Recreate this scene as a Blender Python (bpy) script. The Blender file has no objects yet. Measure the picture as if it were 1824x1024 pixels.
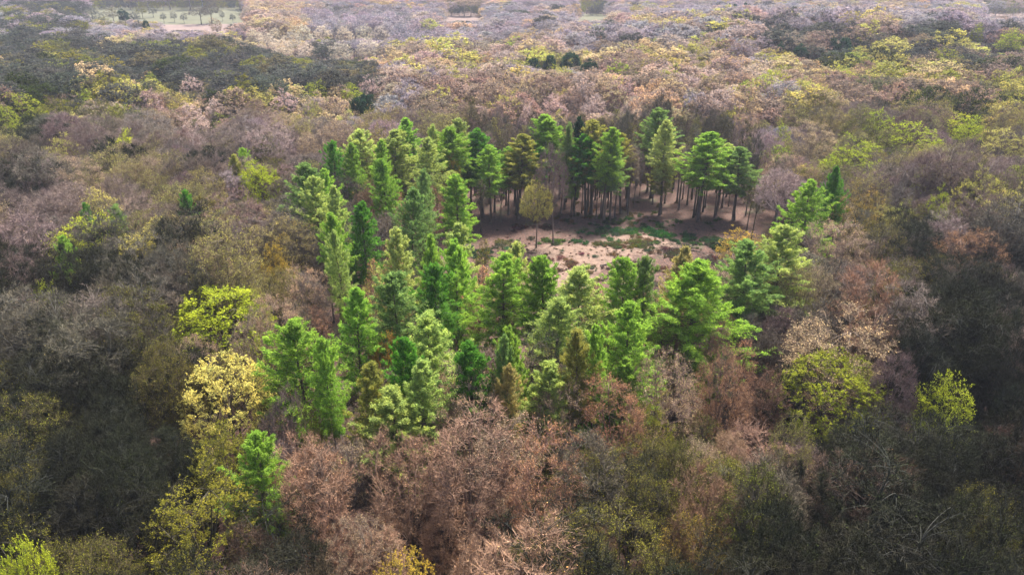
import bpy, math, random
import numpy as np
from mathutils import Vector

# ------------------------------------------------------------------ camera, sky, sun, exposure
scene = bpy.context.scene
col = scene.collection
CAM_H, PITCH, FPX = 68.0, math.radians(25.5), 1300.0        # focal length in pixels of an 1824 px wide frame
cam_d = bpy.data.cameras.new('camera'); cam = bpy.data.objects.new('camera', cam_d); col.objects.link(cam)
cam.location = (0, 0, CAM_H); cam.rotation_euler = (math.pi/2 - PITCH, 0, 0)
cam_d.sensor_width = 36.0; cam_d.lens = FPX/1824*36.0; cam_d.clip_end = 9000; cam_d.clip_start = 0.5
scene.camera = cam

SUN_AZ, SUN_EL = math.radians(30), math.radians(60)        # azimuth from +Y (straight ahead), positive to the right
world = bpy.data.worlds.new('World'); scene.world = world; world.use_nodes = True
wn = world.node_tree
sky = wn.nodes.new('ShaderNodeTexSky'); sky.sky_type = 'NISHITA'; sky.sun_disc = False
sky.sun_elevation = SUN_EL; sky.sun_rotation = SUN_AZ; sky.dust_density = 4.0; sky.air_density = 1.0; sky.ozone_density = 0.6
bg = wn.nodes['Background']; bg.inputs['Strength'].default_value = 0.085
wn.links.new(sky.outputs['Color'], bg.inputs['Color'])
sun_d = bpy.data.lights.new('sun', 'SUN'); sun_d.energy = 3.2; sun_d.angle = math.radians(10); sun_d.color = (1.0, 0.95, 0.87)
sun = bpy.data.objects.new('sun', sun_d); col.objects.link(sun)
sdir = Vector((math.sin(SUN_AZ)*math.cos(SUN_EL), math.cos(SUN_AZ)*math.cos(SUN_EL), math.sin(SUN_EL)))
sun.rotation_euler = (-sdir).to_track_quat('-Z', 'Y').to_euler()
vs = scene.view_settings; vs.view_transform = 'Standard'; vs.look = 'None'; vs.gamma = 1.0; vs.exposure = 2.15
vs.use_curve_mapping = False
cy = scene.cycles
cy.max_bounces = 4; cy.diffuse_bounces = 2; cy.glossy_bounces = 1; cy.transmission_bounces = 3; cy.volume_bounces = 0
cy.transparent_max_bounces = 4; cy.use_denoising = True

HAZE_DENSITY = 0.000105

# ------------------------------------------------------------------ the lie of the land
def sstep(a, b, x):
    t = np.clip((np.asarray(x, float)-a)/(b-a), 0, 1); return t*t*(3-2*t)
def T(x, y):
    x = np.asarray(x, float); y = np.asarray(y, float)
    z = 0.9*np.sin(x/41+1.3)*np.cos(y/53) + 0.5*np.sin(x/19+y/27)
    z = z*(1-0.7*np.exp(-((x-20)/45)**2-((y-165)/28)**2))
    z = z - 7*sstep(285, 350, y)*(1-sstep(-40, 80, x))
    z = z + 11*np.exp(-((x-240)/170)**2 - ((y-430)/95)**2)
    z = z - 7*sstep(500, 620, y)*sstep(-40, 80, x)
    z = z + 2.0*np.sin(x/130+0.7)*np.sin(y/95+1.1)*sstep(200, 320, y)*(1-sstep(520, 600, y))
    return z
F = np.array([0, math.cos(PITCH), -math.sin(PITCH)]); U = np.array([0, math.sin(PITCH), math.cos(PITCH)])
CAMP = np.array([0, 0, CAM_H])
def ray(px, py):
    d = F + np.array([1.0, 0, 0])*(px-912)/FPX + U*(512-py)/FPX
    return d
def at(px, py, H=0.0):
    """the spot on the land whose point H metres up is seen at that pixel (real intersection with the terrain)"""
    d = ray(px, py); t = (CAM_H-H)/max(1e-4, -d[2])
    for _ in range(30):
        p = CAMP + d*t
        t = (CAM_H-H-float(T(p[0], p[1])))/max(1e-4, -d[2])
    p = CAMP+d*t
    return p[0], p[1], float(T(p[0], p[1]))
def proj(x, y, z):
    v = np.stack([np.asarray(x, float), np.asarray(y, float), np.asarray(z, float)-CAM_H], -1)
    zc = v@F
    return 912+FPX*v[..., 0]/zc, 512-FPX*(v@U)/zc, zc

# ------------------------------------------------------------------ materials
def new_mat(name):
    m = bpy.data.materials.new(name); m.use_nodes = True
    nt = m.node_tree; nt.nodes.clear()
    out = nt.nodes.new('ShaderNodeOutputMaterial')
    return m, nt, out
def N(nt, t, **kw):
    n = nt.nodes.new(t)
    for k, v in kw.items(): setattr(n, k, v)
    return n
def attr(nt, name):
    return N(nt, 'ShaderNodeAttribute', attribute_type='INSTANCER', attribute_name=name)
def mixc(nt, fac, a, b, blend='MIX'):
    n = N(nt, 'ShaderNodeMix', data_type='RGBA', blend_type=blend)
    for s, v in ((0, fac), (6, a), (7, b)):
        if hasattr(v, 'is_output'): nt.links.new(v, n.inputs[s])
        else: n.inputs[s].default_value = v if s == 0 else (*v, 1)
    return n.outputs[2]
def ramp(nt, src, stops):
    r = N(nt, 'ShaderNodeValToRGB'); nt.links.new(src, r.inputs[0])
    el = r.color_ramp.elements
    while len(el) < len(stops): el.new(0.5)
    for e, (p, c) in zip(el, stops): e.position = p; e.color = (*c, 1) if len(c) == 3 else c
    return r.outputs[0]

def leaf_material(name, transl=0.35, var=0.35):
    m, nt, out = new_mat(name)
    a = attr(nt, 'tint'); geo = N(nt, 'ShaderNodeNewGeometry')
    tc = N(nt, 'ShaderNodeTexCoord'); nz = N(nt, 'ShaderNodeTexNoise'); nz.inputs['Scale'].default_value = 0.55; nz.inputs['Detail'].default_value = 3
    nt.links.new(tc.outputs['Object'], nz.inputs['Vector'])
    v = ramp(nt, geo.outputs['Random Per Island'], [(0, (1-var,)*3), (0.55, (1, 1, 1)), (1, (1+var*1.5, 1+var*1.15, 1+var*0.5))])
    c = mixc(nt, 1.0, a.outputs['Color'], v, 'MULTIPLY')
    w = ramp(nt, nz.outputs['Fac'], [(0.3, (0.78, 0.84, 0.9)), (0.7, (1.2, 1.12, 0.95))])
    c = mixc(nt, 1.0, c, w, 'MULTIPLY')
    d = N(nt, 'ShaderNodeBsdfDiffuse'); t = N(nt, 'ShaderNodeBsdfTranslucent'); mx = N(nt, 'ShaderNodeMixShader')
    nt.links.new(c, d.inputs['Color']); nt.links.new(c, t.inputs['Color']); mx.inputs[0].default_value = transl
    nt.links.new(d.outputs[0], mx.inputs[1]); nt.links.new(t.outputs[0], mx.inputs[2]); nt.links.new(mx.outputs[0], out.inputs['Surface'])
    return m
def twig_material():
    m, nt, out = new_mat('twig_bark')
    a = attr(nt, 'twig'); geo = N(nt, 'ShaderNodeNewGeometry')
    v = ramp(nt, geo.outputs['Random Per Island'], [(0, (0.6, 0.6, 0.6)), (0.6, (1, 1, 1)), (1, (1.45, 1.4, 1.35))])
    c = mixc(nt, 1.0, a.outputs['Color'], v, 'MULTIPLY')
    d = N(nt, 'ShaderNodeBsdfDiffuse'); nt.links.new(c, d.inputs['Color']); nt.links.new(d.outputs[0], out.inputs['Surface'])
    return m
def bark_material(name, dark, light, moss, own=True):
    m, nt, out = new_mat(name)
    tc = N(nt, 'ShaderNodeTexCoord'); mp = N(nt, 'ShaderNodeMapping'); mp.inputs['Scale'].default_value = (4, 4, 0.7)
    nt.links.new(tc.outputs['Object'], mp.inputs['Vector'])
    nz = N(nt, 'ShaderNodeTexNoise'); nz.inputs['Scale'].default_value = 1.2; nz.inputs['Detail'].default_value = 6; nt.links.new(mp.outputs[0], nz.inputs['Vector'])
    n2 = N(nt, 'ShaderNodeTexNoise'); n2.inputs['Scale'].default_value = 0.35; nt.links.new(tc.outputs['Object'], n2.inputs['Vector'])
    c = ramp(nt, nz.outputs['Fac'], [(0.35, dark), (0.65, light)])
    f = ramp(nt, n2.outputs['Fac'], [(0.45, (0, 0, 0)), (0.65, (0.7, 0.7, 0.7))])
    if own:
        c = mixc(nt, 1.0, attr(nt, 'twig').outputs['Color'], ramp(nt, nz.outputs['Fac'], [(0.35, (.35, .35, .35)), (0.65, (.9, .9, .9))]), 'MULTIPLY')
    else: c = mixc(nt, f, c, moss)
    b = N(nt, 'ShaderNodeBump'); b.inputs['Strength'].default_value = 0.6; b.inputs['Distance'].default_value = 0.05; nt.links.new(nz.outputs['Fac'], b.inputs['Height'])
    p = N(nt, 'ShaderNodeBsdfPrincipled'); p.inputs['Roughness'].default_value = 0.9
    nt.links.new(c, p.inputs['Base Color']); nt.links.new(b.outputs[0], p.inputs['Normal']); nt.links.new(p.outputs[0], out.inputs['Surface'])
    return m
M_NEEDLE = leaf_material('larch_needles', 0.55, 0.45)
M_LEAF = leaf_material('spring_leaves', 0.4, 0.4)
M_TWIG = twig_material()
M_BARK = bark_material('grey_brown_bark', (0.03, 0.025, 0.019), (0.10, 0.08, 0.06), (0.06, 0.06, 0.03))
M_LOG = bark_material('dead_wood', (0.03, 0.022, 0.018), (0.10, 0.075, 0.055), (0.05, 0.055, 0.03), False)
M_LBARK = bark_material('larch_bark', (0.03, 0.022, 0.018), (0.085, 0.06, 0.045), (0.05, 0.055, 0.03))

def ground_material():
    m, nt, out = new_mat('forest_floor')
    geo = N(nt, 'ShaderNodeNewGeometry'); P = geo.outputs['Position']
    def noise(s, d=4, r=0.55):
        n = N(nt, 'ShaderNodeTexNoise'); n.inputs['Scale'].default_value = s; n.inputs['Detail'].default_value = d; n.inputs['Roughness'].default_value = r
        nt.links.new(P, n.inputs['Vector']); return n.outputs['Fac']
    vor = N(nt, 'ShaderNodeTexVoronoi'); vor.inputs['Scale'].default_value = 5.0; nt.links.new(P, vor.inputs['Vector'])
    litter = ramp(nt, vor.outputs['Color'], [(0.1, (0.035, 0.015, 0.010)), (0.5, (0.08, 0.036, 0.025)), (0.9, (0.15, 0.075, 0.052))])
    big = noise(0.25, 5); fine = noise(2.2, 6, 0.65)
    litter = mixc(nt, ramp(nt, fine, [(0.42, (0, 0, 0)), (0.6, (0.75,)*3)]), litter, (0.03, 0.019, 0.013))
    moss = ramp(nt, noise(0.11, 6, 0.6), [(0.56, (0, 0, 0)), (0.66, (0.7,)*3)])
    c = mixc(nt, moss, litter, (0.055, 0.06, 0.025))
    # the dry pale bare earth of the clearing, an irregular patch round (22, 163)
    sx = N(nt, 'ShaderNodeSeparateXYZ'); nt.links.new(P, sx.inputs[0])
    def mth(op, a, b=None):
        n = N(nt, 'ShaderNodeMath', operation=op)
        for i, v in enumerate((a, b)):
            if v is None: continue
            if hasattr(v, 'is_output'): nt.links.new(v, n.inputs[i])
            else: n.inputs[i].default_value = v
        return n.outputs[0]
    def ell(cx, cyy, rx, ry):
        dx = mth('DIVIDE', mth('SUBTRACT', sx.outputs[0], cx), rx); dy = mth('DIVIDE', mth('SUBTRACT', sx.outputs[1], cyy), ry)
        return mth('SQRT', mth('ADD', mth('MULTIPLY', dx, dx), mth('MULTIPLY', dy, dy)))
    e = mth('MINIMUM', mth('MINIMUM', ell(17, 160, 14, 11), ell(28, 168, 15, 8)), ell(12, 148, 8, 10))
    e = mth('ADD', e, mth('MULTIPLY', mth('SUBTRACT', noise(0.16, 5, 0.6), 0.5), 1.5))
    mask = ramp(nt, e, [(0.8, (1, 1, 1)), (1.12, (0, 0, 0))])
    earth = ramp(nt, noise(0.8, 10, 0.78), [(0.32, (0.06, 0.036, 0.025)), (0.5, (0.15, 0.095, 0.068)), (0.72, (0.21, 0.142, 0.105))])
    specks = ramp(nt, noise(0.55, 8, 0.75), [(0.56, (0, 0, 0)), (0.66, (0.75,)*3)])
    earth = mixc(nt, specks, earth, (0.10, 0.075, 0.05))
    c = mixc(nt, mask, c, earth)
    b = N(nt, 'ShaderNodeBump'); b.inputs['Strength'].default_value = 0.9; b.inputs['Distance'].default_value = 0.25; nt.links.new(fine, b.inputs['Height'])
    p = N(nt, 'ShaderNodeBsdfPrincipled'); p.inputs['Roughness'].default_value = 0.95
    nt.links.new(c, p.inputs['Base Color']); nt.links.new(b.outputs[0], p.inputs['Normal']); nt.links.new(p.outputs[0], out.inputs['Surface'])
    return m
def soil_material(name, c1, c2, scale):
    m, nt, out = new_mat(name)
    geo = N(nt, 'ShaderNodeNewGeometry'); n = N(nt, 'ShaderNodeTexNoise'); n.inputs['Scale'].default_value = scale; n.inputs['Detail'].default_value = 6
    nt.links.new(geo.outputs['Position'], n.inputs['Vector'])
    p = N(nt, 'ShaderNodeBsdfPrincipled'); p.inputs['Roughness'].default_value = 0.95
    nt.links.new(ramp(nt, n.outputs['Fac'], [(0.35, c1), (0.65, c2)]), p.inputs['Base Color']); nt.links.new(p.outputs[0], out.inputs['Surface'])
    return m
M_GROUND = ground_material()
M_MEADOW = soil_material('meadow_grass', (0.05, 0.05, 0.02), (0.07, 0.068, 0.03), 0.08)
M_PLOUGH = soil_material('ploughed_soil', (0.10, 0.065, 0.055), (0.135, 0.09, 0.075), 0.12)

# ------------------------------------------------------------------ mesh helpers (all in numpy)
class Geo:
    def __init__(s): s.v = []; s.f = []; s.m = []; s.n = 0
    def add(s, v, f, mi=0):
        v = np.asarray(v, float).reshape(-1, 3); f = np.asarray(f, int).reshape(-1, 3)
        s.v.append(v); s.f.append(f+s.n); s.m.append(np.full(len(f), mi)); s.n += len(v)
    def mesh(s, name, mats, smooth=False):
        v = np.concatenate(s.v); f = np.concatenate(s.f); mi = np.concatenate(s.m)
        me = bpy.data.meshes.new(name)
        me.vertices.add(len(v)); me.vertices.foreach_set('co', v.astype(np.float32).ravel())
        me.loops.add(len(f)*3); me.loops.foreach_set('vertex_index', f.astype(np.int32).ravel())
        me.polygons.add(len(f)); me.polygons.foreach_set('loop_start', np.arange(0, len(f)*3, 3, dtype=np.int32))
        for m in mats: me.materials.append(m)
        me.polygons.foreach_set('material_index', mi.astype(np.int32))
        me.update(); me.validate()
        if smooth: me.polygons.foreach_set('use_smooth', np.ones(len(f), bool))
        return me
def unit(a): return a/np.maximum(1e-9, np.linalg.norm(a, axis=-1, keepdims=True))
def tubes(g, P, R, s, mi=0):
    n, k, _ = P.shape
    t = unit(np.gradient(P, axis=1)); ref = np.where(np.abs(t[..., 2:3]) > 0.9, np.array([1.0, 0, 0]), np.array([0, 0, 1.0]))
    u = unit(np.cross(t, ref)); w = np.cross(t, u)
    a = np.arange(s)*2*math.pi/s
    ring = P[:, :, None] + R[:, :, None, None]*(np.cos(a)[:, None]*u[:, :, None]+np.sin(a)[:, None]*w[:, :, None])
    idx = np.arange(n*k*s).reshape(n, k, s)
    A = idx[:, :-1]; B = np.roll(A, -1, 2); C = idx[:, 1:]; D = np.roll(C, -1, 2)
    g.add(ring, np.concatenate([np.stack([A, B, D], -1).reshape(-1, 3), np.stack([A, D, C], -1).reshape(-1, 3)]), mi)
def blades(g, A, B, w, rng, mi=0, flat=0.0):
    n = len(A); d = unit(B-A); side = unit(np.cross(d, rng.normal(size=(n, 3))+np.array([0, 0, flat])))*np.reshape(w, (-1, 1))/2
    v = np.stack([A-side, A+side, B], 1); g.add(v, np.arange(n*3).reshape(n, 3), mi)
def diamonds(g, C, L, W, rng, up=0.0, mi=0):
    n = len(C); d = unit(rng.normal(size=(n, 3))*np.array([1, 1, 1-up*0.6])); nn = rng.normal(size=(n, 3))+np.array([0, 0, 2.2*up])
    side = unit(np.cross(d, nn)); d = d*np.reshape(L, (-1, 1))/2; side = side*np.reshape(W, (-1, 1))/2
    v = np.stack([C-d, C+side, C+d, C-side], 1); i = np.arange(n)[:, None]*4
    g.add(v, np.concatenate([i+np.array([0, 1, 2]), i+np.array([0, 2, 3])]), mi)
def bez(A, B, C, k):
    t = np.linspace(0, 1, k)[None, :, None]
    return (1-t)**2*A[:, None]+2*t*(1-t)*B[:, None]+t*t*C[:, None]
def taper(r0, r1, k): return np.reshape(r0, (-1, 1))*(1-np.linspace(0, 1, k))+np.reshape(r1, (-1, 1))*np.linspace(0, 1, k)

# ------------------------------------------------------------------ tree builders: return {'trunk','limbs','crown'} geometry + size
def broadleaf(seed, H=20, R=5, cb=0.4, l1=11, l2=70, l3=600, tw=7, tl=4, twl=0.9, leaf=0, lsize=0.2, lflat=0.4, lump=0.22, upward=0.5, twigw=0.028, inner=3.2, vase=0.0):
    rng = np.random.default_rng(seed)
    tr, li, cr = Geo(), Geo(), Geo()
    zb = cb*H; cz = zb+(H-zb)*0.42; up, dn = H-cz, cz-zb
    bumps = unit(rng.normal(size=(9, 3))+np.array([0, 0, .4])); bh = rng.uniform(-1, 1.2, 9)*lump
    def crown_pt(d, r):
        k = 1+(np.exp(-8*(1-d@bumps.T))*bh).sum(1)
        p = d*(r*k)[:, None]
        z = cz+np.where(p[:, 2] > 0, p[:, 2]*up, p[:, 2]*dn); w = 1-vase*(0.75-0.95*np.clip((z-zb)/(H-zb), 0, 1))
        return np.stack([p[:, 0]*R*w, p[:, 1]*R*w, z], -1)
    def dirs(n, zmin):
        d = unit(rng.normal(size=(n*4, 3))); return d[d[:, 2] > zmin][:n]
    top = zb+(H-zb)*0.45
    zz = np.linspace(0, top, 8); sway = np.cumsum(rng.normal(size=(8, 2))*0.07, 0)*np.linspace(0, 1, 8)[:, None]*H/20
    tp = np.concatenate([sway, zz[:, None]], 1); r0 = 0.0135*H
    rr = r0*(1-0.62*zz/top); rr[0] *= 1.35
    tubes(tr, tp[None], rr[None], 8)
    # limbs
    d1 = dirs(l1*2, -0.15); d1 = d1[np.argsort(-d1[:, 2])][::2][:l1]; tg = crown_pt(d1, rng.uniform(.6, .82, len(d1)))
    hs = np.clip(zb*(0.85-.3*vase)+(tg[:, 2]-zb)*0.42*rng.uniform(.7, 1.1, len(d1)), zb*(0.75-.25*vase), top*0.99)
    A = np.stack([np.interp(hs, zz, tp[:, 0]), np.interp(hs, zz, tp[:, 1]), hs], -1)
    B = A*0.45+tg*0.55; B[:, 2] = A[:, 2]+(tg[:, 2]-A[:, 2])*(0.5-0.25*upward); B[:, :2] += rng.normal(size=(len(A), 2))*0.3
    P1 = bez(A, B, tg, 8); tubes(li, P1, taper(np.full(len(A), r0*0.42), r0*0.10, 8), 5)
    def grow(Pp, n, rlo, rhi, k, ra, rb, s, g, mi, zmin):
        d = dirs(n, zmin); tgt = crown_pt(d, (rng.uniform(0, 1, len(d))**(1/inner))*(rhi-rlo)+rlo)
        Q = Pp[:, 2:].reshape(-1, 3); tan = unit(np.gradient(Pp, axis=1))[:, 2:].reshape(-1, 3)
        D = np.linalg.norm(tgt[:, None]-Q[None], axis=2) + 0.25*np.maximum(0, Q[None, :, 2]-tgt[:, None, 2])
        j = D.argmin(1); S = Q[j]; ln = np.linalg.norm(tgt-S, axis=1)[:, None]
        Bc = S+tan[j]*ln*0.45+np.array([0, 0, 0.1*upward+.15*vase])*ln
        P = bez(S, Bc, tgt, k); tubes(g, P, taper(np.full(len(S), ra), rb, k), s, mi); return P
    P2 = grow(P1, l2, .45, .95, 6, r0*0.15, r0*0.05, 4, li, 0, -.5)
    P3 = grow(P2, l3, .38, 1.0, 4, r0*0.055, 0.012, 3, cr, 2, -.6)
    # twigs
    n3 = len(P3); pick = rng.integers(0, n3, n3*tw); tt = rng.uniform(.25, 1, n3*tw)
    f = tt*3; i0 = np.minimum(2, f.astype(int)); fr = (f-i0)[:, None]
    S = P3[pick, i0]*(1-fr)+P3[pick, i0+1]*fr; dpar = unit(P3[pick, 3]-P3[pick, 0])
    outw = unit(S-np.array([0, 0, cz-dn*0.4]))
    d = unit(dpar*0.6+outw*0.6+rng.normal(size=S.shape)*0.55+np.array([0, 0, 0.25+0.4*upward+.5*vase]))
    E = S+d*(twl*rng.uniform(.5, 1.25, len(S)))[:, None]
    blades(cr, S, E, twigw*1.4, rng, 0)
    if tl:
        pk = rng.integers(0, len(S), len(S)*tl); t = rng.uniform(.2, .95, len(pk))[:, None]
        s2 = S[pk]*(1-t)+E[pk]*t; d2 = unit(d[pk]*0.8+rng.normal(size=s2.shape)*0.6+np.array([0, 0, 0.2]))
        e2 = s2+d2*(twl*0.5*rng.uniform(.5, 1.2, len(pk)))[:, None]; blades(cr, s2, e2, twigw, rng, 0)
    else: s2, e2 = S, E
    if leaf:
        pk = rng.integers(0, len(s2), leaf); t = rng.uniform(.3, 1.05, leaf)[:, None]
        c = s2[pk]*(1-t)+e2[pk]*t+rng.normal(size=(leaf, 3))*lsize*0.35
        L = lsize*rng.uniform(.6, 1.3, leaf); diamonds(cr, c, L, L*0.62, rng, lflat, 1)
    return dict(trunk=tr, limbs=li, crown=cr, R=R, H=H, leafm=M_LEAF, bark=M_BARK)

def larch(seed, H=26, R=4.6, cb=0.35, nb=150, m=13, q=21, size=0.34, dense=1.0, rag=0.34, clump=1.0):
    rng = np.random.default_rng(seed)
    tr, li, cr = Geo(), Geo(), Geo()
    zz = np.linspace(0, H*0.985, 9); sway = np.cumsum(rng.normal(size=(9, 2))*0.05, 0)
    tp = np.concatenate([sway, zz[:, None]], 1); r0 = 0.0115*H
    rr = r0*(1-zz/H)**0.8+0.02; rr[0] *= 1.3
    tubes(tr, tp[None], rr[None], 7)
    u = (np.arange(nb)+rng.uniform(0, 1, nb))/nb; u = u**0.85
    z = H-(H-cb*H)*u; az = np.arange(nb)*2.399+rng.normal(size=nb)*0.4
    prof = (1-(1-np.minimum(1, u*1.2+0.015))**1.3)*(1-0.45*np.clip((u-.72)/.28, 0, 1))
    ph = rng.uniform(0, 6.28, 4)
    lob = 1+rag*(np.sin(2*az+ph[0]+5*u)*0.5+np.sin(3*az+ph[1]-7*u)*0.5)
    L = R*prof*lob*rng.uniform(.62, 1.2, nb)
    drop = rng.random(nb) > 0.88*dense+0.05; L[drop] *= 0.45
    o = np.stack([np.cos(az), np.sin(az), np.zeros(nb)], -1); k = 7; t = np.linspace(0, 1, k)
    rise = (0.15+0.75*(1-u)**1.6)[:, None]
    zo = L[:, None]*(rise*t-0.62*t**2*u[:, None]+0.30*t**3)
    base = np.stack([np.interp(z, zz, tp[:, 0]), np.interp(z, zz, tp[:, 1]), z], -1)
    P = base[:, None]+o[:, None]*(L[:, None]*t)[..., None]; P[..., 2] += zo
    P[..., :2] += np.cumsum(rng.normal(size=(nb, k, 2))*0.05, 1)*L[:, None, None]/R
    tubes(li, P, taper(np.clip(0.012*L+0.012, .015, .07), 0.008, k), 3)
    # dead lower branch stubs on the bare trunk
    ns = 16; zs = rng.uniform(cb*H*0.35, cb*H*1.05, ns); a2 = rng.uniform(0, 6.28, ns)
    b0 = np.stack([np.interp(zs, zz, tp[:, 0]), np.interp(zs, zz, tp[:, 1]), zs], -1); e0 = b0+np.stack([np.cos(a2), np.sin(a2), rng.uniform(-.3, .1, ns)], -1)*rng.uniform(.6, 2.2, ns)[:, None]
    tubes(li, np.stack([b0, (b0+e0)/2, e0], 1), taper(np.full(ns, .025), .008, 3), 3)
    # drooping branchlets
    bi = np.repeat(np.arange(nb), m); tt = np.sqrt(rng.uniform(.015, 1, nb*m)); f = tt*(k-1); i0 = np.minimum(k-2, f.astype(int)); fr = (f-i0)[:, None]
    S = P[bi, i0]*(1-fr)+P[bi, i0+1]*fr; fw = unit(P[bi, i0+1]-P[bi, i0]); sd = np.where(rng.random(nb*m) < .5, -1, 1)[:, None]
    side = unit(np.cross(fw, np.array([0, 0, 1.0])))*sd
    d = unit(fw*0.75+side*rng.uniform(.2, 1.0, (nb*m, 1))+np.array([0, 0, -1.0])*rng.uniform(-.25, .55, (nb*m, 1)))
    bl = (0.10+0.05*R+0.26*L[bi]*(1.15-tt))*rng.uniform(.6, 1.25, nb*m)
    E = S+d*bl[:, None]; E[:, 2] -= bl*0.12
    blades(cr, S, E, 0.02, rng, 0)
    n = nb*m*q; pk = np.repeat(np.arange(nb*m), q); s = rng.uniform(.02, 1.08, n)[:, None]
    C = S[pk]*(1-s)+E[pk]*s+rng.normal(size=(n, 3))*0.11*clump
    dd = unit((E-S)[pk]*0.6/np.maximum(.1, bl[pk][:, None])+rng.normal(size=(n, 3))*0.55+np.array([0, 0, .15]))
    sz = size*rng.uniform(.6, 1.3, n)
    blades(cr, C-dd*sz[:, None]*0.4, C+dd*sz[:, None]*0.6, sz*0.30, rng, 1, .7)
    # foliage filling the body of the crown between the branches
    nc = 900; uu = rng.uniform(.06, 1, nc)**.8; zc_ = H-(H-cb*H)*uu; a3 = rng.uniform(0, 6.283, nc)
    pr = np.interp(uu, np.sort(u), prof[np.argsort(u)])*R*(1+rag*(np.sin(2*a3+ph[0]+5*uu)*.5+np.sin(3*a3+ph[1]-7*uu)*.5))*np.sqrt(rng.uniform(.08, .5, nc))
    C = np.stack([np.cos(a3)*pr+np.interp(zc_, zz, tp[:, 0]), np.sin(a3)*pr+np.interp(zc_, zz, tp[:, 1]), zc_-.12*pr], -1)
    dd = unit(np.stack([np.cos(a3), np.sin(a3), np.full(nc, .1)], -1)+rng.normal(size=(nc, 3))*.6); blades(cr, C, C+dd*size*1.1, size*.4*rng.uniform(.6, 1.3, nc), rng, 1, 1.3)
    # tufts at the very top
    nt = 90; zt = H*rng.uniform(.95, .995, nt); C = np.stack([rng.normal(size=nt)*0.10+tp[-1, 0], rng.normal(size=nt)*0.10+tp[-1, 1], zt], -1)
    dd = unit(rng.normal(size=(nt, 3))*0.6+np.array([0, 0, .7])); blades(cr, C, C+dd*size*0.8, np.full(nt, size*.3), rng, 1)
    return dict(trunk=tr, limbs=li, crown=cr, R=R*.60, H=H, leafm=M_NEEDLE, bark=M_LBARK)

def pine(seed, H=18, R=4.5):
    rng = np.random.default_rng(seed)
    b = broadleaf(seed, H, R, 0.5, 9, 40, 160, 4, 0, 0.5, 0, lump=0.4)
    cr = b['crown']; g = np.concatenate(cr.v[:1]); c = g[rng.integers(0, len(g), 11000)]+rng.normal(size=(11000, 3))*0.35
    d = unit(rng.normal(size=(11000, 3))+np.array([0, 0, .5])); blades(cr, c, c+d*.5, np.full(11000, .2), rng, 1)
    b['leafm'] = M_NEEDLE; b['bark'] = M_LBARK; return b

SPEC = {
 'bare': [dict(H=20, R=4.6, cb=.42), dict(H=20, R=5.2, cb=.38, lump=.3), dict(H=21, R=4.0, cb=.45, upward=.9), dict(H=19, R=5.6, cb=.35, lump=.28), dict(H=20, R=4.4, cb=.4, upward=.2, leaf=900, lsize=.12), dict(H=20, R=4.8, cb=.42, upward=.7, leaf=1500, lsize=.11)],
 'thicket': [dict(H=20, R=3.6, cb=.3, upward=.8, vase=.8, lump=.4, l1=9, l2=60, l3=620), dict(H=21, R=3.2, cb=.34, upward=.9, vase=.9, lump=.45, l1=8, l2=60, l3=600, leaf=900, lsize=.11), dict(H=19, R=4.0, cb=.28, upward=.6, vase=.7, lump=.4, l1=10, l2=60, l3=620, leaf=1800, lsize=.11), dict(H=20, R=3.4, cb=.38, upward=1.0, vase=.6, lump=.5, l1=8, l2=55, l3=560, leaf=600, lsize=.12)],
 'budding': [dict(H=20, R=5.0, cb=.36, leaf=8000, lsize=.125, l3=520, tw=6), dict(H=20, R=4.4, cb=.34, leaf=9000, lsize=.12, upward=.8, l3=520, tw=6, vase=.7, lump=.35), dict(H=19, R=5.4, cb=.34, leaf=8500, lsize=.125, lump=.3, l3=520, tw=6)],
 'leafing': [dict(H=19, R=5.0, cb=.26, leaf=26000, lsize=.135, lflat=.8, l3=420, tw=5, tl=2, lump=.3, inner=1.6), dict(H=20, R=4.4, cb=.25, leaf=24000, lsize=.135, lflat=.7, l3=420, tw=5, tl=2, upward=.8, lump=.32, inner=1.6), dict(H=18, R=5.4, cb=.24, leaf=27000, lsize=.14, lflat=.9, l3=420, tw=5, tl=2, lump=.35, inner=1.6)],
 'dome': [dict(H=19, R=5.6, cb=.36, leaf=48000, lsize=.15, lflat=.5, l3=500, tw=5, tl=2, lump=.14, l2=90), dict(H=19, R=5.2, cb=.36, leaf=42000, lsize=.15, lflat=.5, l3=500, tw=5, tl=2, lump=.2, l2=90)],
 'pole': [dict(H=21, R=2.4, cb=.5, l1=8, l2=40, l3=240, tw=6, tl=3, leaf=700, lsize=.16, upward=.9), dict(H=20, R=2.1, cb=.35, l1=9, l2=45, l3=220, tw=5, tl=3, leaf=1700, lsize=.2, upward=.8)],
}
LOD = {
 'bare': [dict(s, l3=200, tw=4, tl=2, twl=1.2, twigw=.09, l2=45, leaf=3800, lsize=.36, lflat=.7, inner=4) for s in SPEC['bare'][:5]],
 'budding': [dict(s, l3=180, tw=4, tl=2, twl=1.1, twigw=.07, l2=45, leaf=4400, lsize=.36, lflat=.7, inner=4) for s in SPEC['budding']],
 'leafing': [dict(s, l3=180, tw=4, tl=1, twigw=.06, l2=45, leaf=4200, lsize=.46, lflat=.8) for s in SPEC['leafing']],
 'hedge': [dict(H=9, R=5, cb=.04, l1=8, l2=40, l3=150, tw=4, tl=1, twigw=.07, leaf=3000, lsize=.36, lump=.4) for _ in range(2)],
 'pole': [dict(SPEC['pole'][0], l3=130, tw=4, tl=2, twigw=.07, leaf=1100, lsize=.36, l2=30)],
}
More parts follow.
